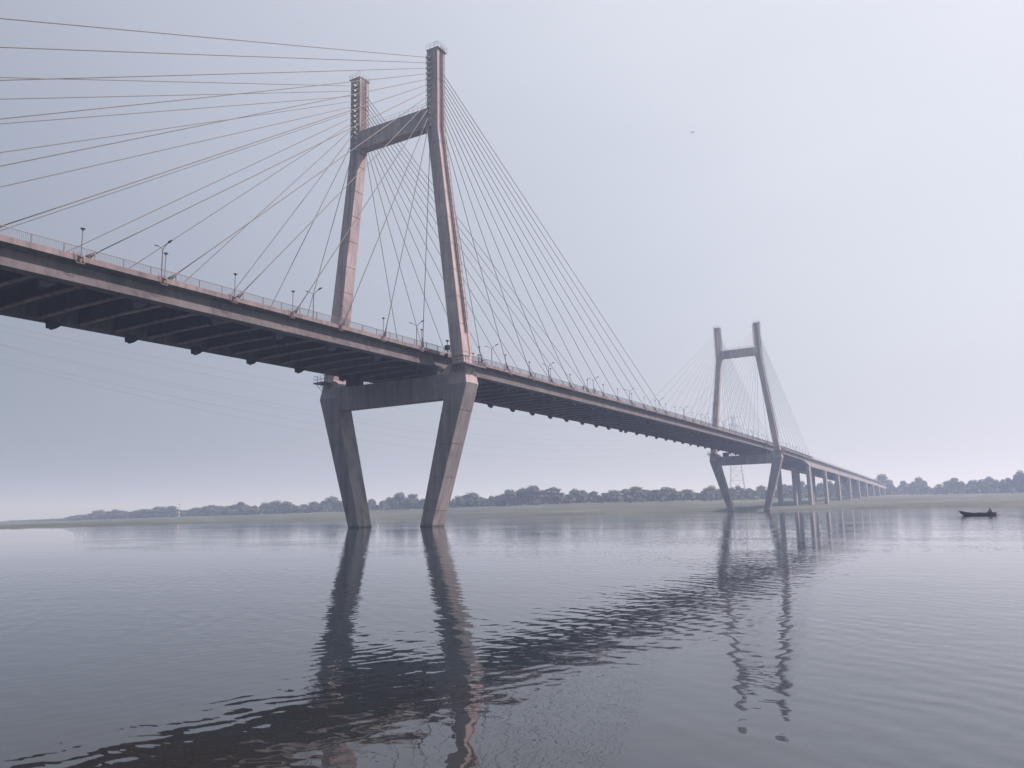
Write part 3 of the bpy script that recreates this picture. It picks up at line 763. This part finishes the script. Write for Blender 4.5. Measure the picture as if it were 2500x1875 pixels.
# ------------------------------------------------------------------ lattice tower, mast, power lines
lt = thing('transmission_tower', 'tall pale steel lattice power tower behind the far pylon', 'power tower', (-143.0, 813.0, 6.0), rz=R(10))
H = 104.0
def hw(z): return lerp(9.5, 3.0, z/78) if z < 78 else lerp(3.0, 1.2, (z-78)/26)
legm = MB()
for a in (1, -1):
    for c in (1, -1):
        legm.path([(a*hw(z), c*hw(z), z) for z in (0, 26, 52, 78, H)], [.34, .3, .26, .22, .14], 4)
legm.build('corner_legs', 'galv', lt)
br = MB(); z = 0.0
while z < H-3:
    dz = max(3.5, hw(z)*1.5); z2 = min(z+dz, H); a, c = hw(z), hw(z2)
    for (p, q) in (((1, 1), (-1, 1)), ((-1, 1), (-1, -1)), ((-1, -1), (1, -1)), ((1, -1), (1, 1))):
        br.tube((p[0]*a, p[1]*a, z), (q[0]*c, q[1]*c, z2), .11, 4); br.tube((q[0]*a, q[1]*a, z), (p[0]*c, p[1]*c, z2), .11, 4)
        br.tube((p[0]*a, p[1]*a, z), (q[0]*a, q[1]*a, z), .12, 4)
    z = z2
br.build('bracing', 'galv', lt)
for zz_, l_ in ((101.0, 6.6), (91.5, 7.2), (84.0, 5.0)):
    am = MB(); h = hw(zz_)
    for c in (1, -1):
        am.tube((-l_, 0, zz_), (l_, 0, zz_), .16, 4)
        am.tube((-l_, 0, zz_), (0, c*h, zz_+2.2), .12, 4); am.tube((l_, 0, zz_), (0, c*h, zz_+2.2), .12, 4)
        for k in (-.6, -.3, .3, .6): am.tube((k*l_, 0, zz_), (k*l_*.7, c*h*.3, zz_+1.6*(1-abs(k))), .08, 4)
    am.build('cross_arm', 'galv', lt)
ms = thing('striped_mast', 'small red and white striped mast above the distant left treeline', 'mast', (-674.8, 458.0, 5.0))
ms.scale = (.8, .8, .85)
z = 0
for k in range(7):
    MB().tube((0, 0, k*2.2), (0, 0, (k+1)*2.2), .75-.06*k, 8, .69-.06*k).build('band', 'white' if k % 2 == 0 else 'red', ms)
MB().lathe((0, 0, 15.4), [(.3, 0), (1.6, .5), (1.6, 1.0), (.3, 1.2)], 10).build('gallery', 'galv', ms)
for k in (-1, 1): MB().tube((k*.9, 0, 16.4), (k*.9, 0, 18.2), .08, 4).build('aerial', 'galv', ms)
sm2 = thing('lattice_mast', 'slim faint lattice mast far behind the trees right of the power tower', 'mast', (-150.0, 1060.0, 8.0))
q = MB()
for a in (1, -1):
    for c in (1, -1): q.tube((a*2.2, c*2.2, 0), (a*.4, c*.4, 42), .16, 4)
q.build('legs', 'galv', sm2)
q = MB()
for k in range(14):
    a = lerp(2.2, .4, k/14); c = lerp(2.2, .4, (k+1)/14)
    for p1, p2 in (((1, 1), (-1, 1)), ((-1, -1), (1, -1)), ((1, -1), (1, 1)), ((-1, 1), (-1, -1))): q.tube((p1[0]*a, p1[1]*a, k*3), (p2[0]*c, p2[1]*c, k*3+3), .09, 4)
q.build('bracing', 'galv', sm2)

WL = [('highest power line strung across the river', [79.8, 77.1, 73.2, 76], 107, -6), ('second highest power line strung across the river', [74.5, 69.5, 66, 70], 107, 6),
      ('third highest power line strung across the river', [72.5, 67.2, 60, 63.], 98, -7), ('fourth highest power line strung across the river', [68.5, 62.0, 54.7, 58], 98, 7),
      ('second lowest power line strung across the river', [66.5, 59.8, 52.6, 56], 90, -5), ('lowest power line strung across the river', [62.4, 54.2, 46.1, 48], 90, 5)]
for lab, (za_, zb_, zc_, zd_), zT, off in WL:
    pts = []
    tab = [(-60, zT), (178, lerp(zT, zd_, .9)), (400, zc_-3), (560, zc_-1), (707, zb_), (773, za_), (1010, za_+24)]
    for k in range(41):
        t_ = lerp(0, 1010, k/40)
        x = -143 + off - 87*t_/770; y = 813 - 765*t_/770
        # parabola through tower, low point and the next tower
        zz_ = interp_s(t_, [(0, zT), (618, zc_), (773, za_), (1010, za_+22)]) if False else None
        a0, a1, a2 = (0, zT), (618, zc_), (773, za_)
        L0 = ((t_-a1[0])*(t_-a2[0]))/((a0[0]-a1[0])*(a0[0]-a2[0])); L1 = ((t_-a0[0])*(t_-a2[0]))/((a1[0]-a0[0])*(a1[0]-a2[0])); L2_ = ((t_-a0[0])*(t_-a1[0]))/((a2[0]-a0[0])*(a2[0]-a1[0]))
        pts.append((x, y, L0*a0[1]+L1*a1[1]+L2_*a2[1]))
    tag(MB().path(pts, .045, 4).build('power_line', 'steel'), lab, 'power line', 'power lines crossing the river')

# ------------------------------------------------------------------ trees on the far bank
TREES = [(-1092.4,555.5,3.4,-1.3,24.4),(-1029.6,543.3,3.8,2.4,25.6),(-981.6,529.8,4.0,6.9,22.7),(-949.2,522.8,4.2,9.2,18.2),(-909.2,511.6,4.4,12.7,17.7),(-874.8,501.1,4.4,8.8,13.4),(-855.0,498.5,4.5,11.2,13.3),(-850.6,507.7,4.6,9.0,17.2),(-804.6,495.2,4.7,10.9,16.6),(-785.6,492.2,4.8,11.0,14.5),(-768.6,498.5,5.0,11.7,19.9),(-730.8,487.3,5.0,11.2,14.1),(-726.4,494.1,5.1,8.0,12.4),(-705.6,489.6,5.1,7.6,15.6),(-693.2,493.3,5.2,10.4,17.3),(-666.3,486.4,5.2,10.5,10.2),(-664.1,494.8,5.3,12.0,15.4),(-656.8,499.1,5.3,10.6,12.0),(-637.8,493.7,5.3,11.8,15.1),(-621.7,497.7,5.4,13.0,11.7),(-609.5,496.5,5.4,9.9,11.6),(-589.4,487.2,5.4,10.9,9.7),(-587.2,501.9,5.6,11.9,14.8),(-568.3,501.5,5.7,13.0,14.6),(-552.1,497.9,5.8,13.3,14.5),(-536.3,494.5,5.8,10.5,11.1),(-538.1,511.3,6.0,9.8,11.3),(-515.1,505.8,6.1,11.7,14.3),(-507.8,511.5,6.2,10.9,11.1),(-498.9,515.6,6.3,14.5,15.8),(-484.2,513.3,6.4,10.2,9.4),(-470.8,514.5,6.6,7.3,12.5),(-443.7,499.7,6.6,6.6,12.1),(-434.8,503.4,6.8,10.7,9.0),(-415.5,497.5,6.9,7.9,7.4),(-415.5,507.9,7.0,14.2,9.0),(-401.2,507.7,7.1,15.6,11.8),(-373.6,492.2,7.0,13.8,12.8),(-362.0,493.2,7.1,9.5,8.5),(-352.7,495.0,7.2,9.9,11.3),(-350.1,510.7,7.4,9.0,11.5),(-326.5,498.9,7.4,9.2,11.2),(-314.9,504.1,7.6,11.5,15.3),(-299.2,497.6,7.6,9.1,10.9),(-291.0,502.5,7.7,10.4,6.8),(-281.5,500.0,7.8,9.4,8.1),(-268.5,499.3,7.8,13.1,14.7),(-262.2,504.5,8.0,8.6,8.1),(-249.8,504.2,8.1,14.8,16.0),(-240.9,513.0,8.3,9.7,9.4),(-228.1,509.0,8.3,13.2,17.1),(-220.0,515.8,8.5,7.6,6.6),(-211.5,514.8,8.5,11.4,10.5),(-205.3,518.5,8.6,10.6,11.8),(-192.1,514.6,8.6,9.4,10.3),(-181.1,508.7,8.6,8.1,8.9),(-182.5,531.5,8.8,10.4,14.4),(-174.6,543.1,8.9,9.9,10.6),(-166.4,549.2,8.9,12.1,17.2),(-156.7,547.4,8.9,7.4,9.2),(-150.8,557.8,9.0,7.9,11.9),(-139.7,551.6,8.9,11.2,15.6),(-137.6,573.5,9.1,8.2,10.7),(-128.6,573.2,9.1,10.5,14.6),(-116.3,588.4,9.2,10.5,5.4),(-112.2,594.4,9.2,11.6,11.2),(-112.2,636.6,9.6,10.9,8.5),(-109.3,654.3,9.7,10.0,7.2),(-100.3,643.2,9.6,12.0,5.7),(-102.5,669.2,9.8,9.4,4.9),(-96.9,670.0,9.8,9.2,8.7),(-91.3,676.7,9.9,7.2,5.9),(-88.4,691.9,10.0,12.0,10.9),(-85.0,721.7,10.2,12.2,10.2),(-77.8,745.6,10.4,12.1,10.4),(-75.6,719.2,10.2,11.6,5.1),(-75.9,740.7,10.4,12.1,5.8),(-69.8,735.0,10.3,11.6,4.6),(-68.8,763.1,10.5,13.5,5.9),(-62.8,764.1,10.5,14.8,7.1),(-60.3,790.0,10.7,12.9,6.1),(-54.8,806.3,10.8,11.7,6.2),(-49.1,802.9,10.8,13.8,5.5),(-43.9,831.2,11.2,16.0,6.3),(-35.6,826.2,11.2,14.6,6.8),(-28.4,833.7,11.4,16.2,7.5),(-23.0,861.7,11.7,15.0,7.0),(-14.1,861.5,11.8,13.3,7.0),(-8.2,878.2,12.0,11.9,7.1),(-3.2,894.2,12.3,10.5,6.5),(3.9,904.5,12.3,22.1,15.4),(11.5,886.8,12.0,13.9,6.4),(16.7,879.3,11.8,8.7,7.6),(20.1,896.1,11.9,7.9,6.4),(10.9,891.1,12.1,13.3,6.8),(14.0,903.9,12.1,8.6,6.1),(19.2,897.7,11.9,7.7,6.0),(28.2,876.5,11.5,14.4,9.5),(34.7,872.2,11.3,11.4,5.8),(39.7,868.7,11.2,14.1,6.5),(44.1,867.3,11.0,17.3,9.4),(49.9,860.1,10.8,12.5,6.4),(56.5,851.4,10.7,7.3,7.7),(64.7,842.8,10.6,10.8,8.3),(71.4,842.5,10.5,9.5,7.6),(78.3,822.6,10.3,15.1,10.8),(85.3,811.1,10.2,12.8,7.3),(92.7,808.2,10.1,14.8,7.2),(97.0,789.3,9.9,14.6,5.8),(102.5,782.9,9.8,14.8,9.5),(109.1,789.0,9.8,14.5,7.0),(113.9,767.4,9.6,13.7,6.8),(118.8,758.5,9.5,12.2,6.7),(123.0,734.9,9.2,13.2,7.1),(128.0,735.6,9.2,14.2,5.9),(132.2,731.2,9.1,18.3,7.6),(136.5,712.4,9.0,16.5,6.9)]
def crown_mesh(seed, kind):
    rr = random.Random(seed); mb = MB()
    lobes = []
    n = rr.randint(9, 14)
    for i in range(n):
        a = rr.uniform(0, 2*math.pi); rad_ = rr.uniform(.1, .36); zc = rr.uniform(.38, .78) if kind else rr.uniform(.45, .72)
        lobes.append((rad_*math.cos(a), rad_*math.sin(a), zc - rad_*.35, rr.uniform(.13, .24)))
    lobes.append((rr.uniform(-.06, .06), rr.uniform(-.06, .06), .76, rr.uniform(.2, .26)))
    for k in range(7): lobes.append((rr.uniform(-.36, .36), rr.uniform(-.3, .3), rr.uniform(.10, .34), rr.uniform(.12, .19)))
    for (cx, cy, cz, r_) in lobes:
        m_ = int(90*(r_/.18)**2)
        for k in range(m_):
            v = Vector((rr.gauss(0, 1), rr.gauss(0, 1), rr.gauss(0, 1))).normalized()
            d = rr.uniform(.45, 1.06)
            p = Vector((cx, cy, cz)) + Vector((v.x, v.y, v.z*.8))*r_*d
            nn = (v+Vector((rr.uniform(-.6, .6), rr.uniform(-.6, .6), rr.uniform(-.2, .8)))).normalized()
            u = nn.orthogonal().normalized(); w_ = nn.cross(u); s_ = rr.uniform(.022, .05)*(1.5 if d < .7 else 1)
            mb.add([p-u*s_-w_*s_*.7, p+u*s_-w_*s_*.6, p+u*s_*.8+w_*s_, p-u*s_*.7+w_*s_*.8], [(0, 1, 2, 3)])
    me = bpy.data.meshes.new('crown'); me.from_pydata(mb.v, [], mb.f); me.materials.append(M['leaf_a' if seed % 2 else 'leaf_b'])
    return me
def trunk_mesh(seed):
    rr = random.Random(seed); mb = MB()
    mb.path([(0, 0, 0), (.01, .01, .2), (.0, .02, .42), (.02, .0, .6)], [.035, .027, .02, .010], 7)
    for k in range(5):
        a = rr.uniform(0, 6.28); mb.path([(0, .01, .22+.05*k), (.12*math.cos(a), .12*math.sin(a), .36+.05*k), (.24*math.cos(a), .24*math.sin(a), .46+.05*k)], [.014, .010, .005], 5)
    return mb.mesh('trunk', 'trunk')
CR = [crown_mesh(100+i, i % 3 != 0) for i in range(9)]; TK = [trunk_mesh(50+i) for i in range(3)]
ncl = {}
rtree = random.Random(77)
def zone(x, y):
    az = math.degrees(math.atan2(-(x-87.5), y+108.8))     # left of +Y
    if az > 42.5: return 'left of the near pylon', -1
    if az > 38.5: return 'between the near pylon legs', 1
    if az > 14.6: return 'between the near and far pylons', 1
    if az > 9: return 'framed by the far pylon legs', 1
    if az > 3.5: return 'behind the approach piers', 1
    return 'right of the viaduct end', 1
items = []
for (x, y, z, h, wd_) in TREES:
    items.append((x, y, z, h, wd_, zone(x, y)))
words_ = {}
def num_word(n):
    ones = ['', 'first', 'second', 'third', 'fourth', 'fifth', 'sixth', 'seventh', 'eighth', 'ninth', 'tenth', 'eleventh', 'twelfth', 'thirteenth', 'fourteenth', 'fifteenth', 'sixteenth', 'seventeenth', 'eighteenth', 'nineteenth', 'twentieth']
    if n <= 20: return ones[n]
    tens = {2: 'twenty', 3: 'thirty', 4: 'forty'}
    return tens[n//10] + ('-' + ones[n % 10] if n % 10 else 'th') if n % 10 else {2: 'twentieth', 3: 'thirtieth', 4: 'fortieth'}[n//10]
items.sort(key=lambda q: -math.atan2(-(q[0]-87.5), q[1]+108.8))
for i, (x, y, z, h, wd_, (zn, sg)) in enumerate(items):
    ncl[zn] = ncl.get(zn, 0)+1
    h = (max(h, 3.5) if x > -900 else max(h, 3.0))*rtree.uniform(.88, 1.16)
    sz = 'large round-crowned' if h > 14 else ('low' if h < 8.5 else ('broad' if wd_*1.6 > h*1.3 else 'tall'))
    lab = '%s hazy tree %s, %s from left' % (sz, zn, num_word(ncl[zn]))
    t = thing('tree', lab, 'tree', (x, y, z-.3), 'trees along the far bank', rtree.uniform(0, 6.28))
    sw = max(wd_*1.75, h*.95)*rtree.uniform(.9, 1.12)
    t.scale = (sw, sw, h*1.06+.6)
    link('crown', CR[rtree.randrange(9)], t); link('trunk', TK[rtree.randrange(3)], t)
# low scrub below and between the crowns
sb = MB(); rs = random.Random(9)
for i in range(1, len(BASE)-3):
    a, b = BASE[i], BASE[i+1]; L_ = math.hypot(b[0]-a[0], b[1]-a[1]); n = int(min(L_, 420)*13)
    for k in range(n):
        t_ = rs.random(); hgt = (3.6+4.2*rs.random()*abs(math.sin(t_*L_*.05+i)))*(1 if a[0] > -1100 else (.6 if a[0] > -1400 else .3))
        c = Vector((lerp(a[0], b[0], t_)+rs.uniform(-10, 10), lerp(a[1], b[1], t_)+rs.uniform(0, 26), lerp(a[2], b[2], t_)+rs.uniform(-.8, 1)*hgt))
        nn = Vector((rs.uniform(-1, 1), rs.uniform(-1, 1), rs.uniform(-.3, 1))).normalized(); u = nn.orthogonal().normalized(); w_ = nn.cross(u); s_ = rs.uniform(.8, 1.9)*(1 if a[0] > -1100 else .6)
        sb.add([c-u*s_-w_*s_*.7, c+u*s_-w_*s_*.6, c+u*s_*.8+w_*s_, c-u*s_*.7+w_*s_*.8], [(0, 1, 2, 3)])
me = bpy.data.meshes.new('scrub'); me.from_pydata(sb.v, [], sb.f); me.materials.append(M['leaf_a'])
o = link('scrub', me); o['kind'] = 'stuff'; o['label'] = 'dense hazy scrub filling the foot of the tree line'; o['category'] = 'scrub'

# ------------------------------------------------------------------ haze
hz = MB().box(-6100, 6100, -3100, 6100, -3.6, 125.0)
HM = bpy.data.materials.new('haze'); HM.use_nodes = True; hn, hl = HM.node_tree.nodes, HM.node_tree.links; hn.clear()
ho = hn.new('ShaderNodeOutputMaterial'); pv = hn.new('ShaderNodeVolumePrincipled')
pv.inputs['Color'].default_value = (0.45, 0.61, 0.86, 1); pv.inputs['Absorption Color'].default_value = (0.56, 0.55, 0.3, 1); pv.inputs['Density'].default_value = 0.00062; pv.inputs['Anisotropy'].default_value = 0.3
hl.new(pv.outputs[0], ho.inputs['Volume'])
o = hz.build('haze', HM); o['kind'] = 'stuff'; o['label'] = 'thin blue grey haze over the river'
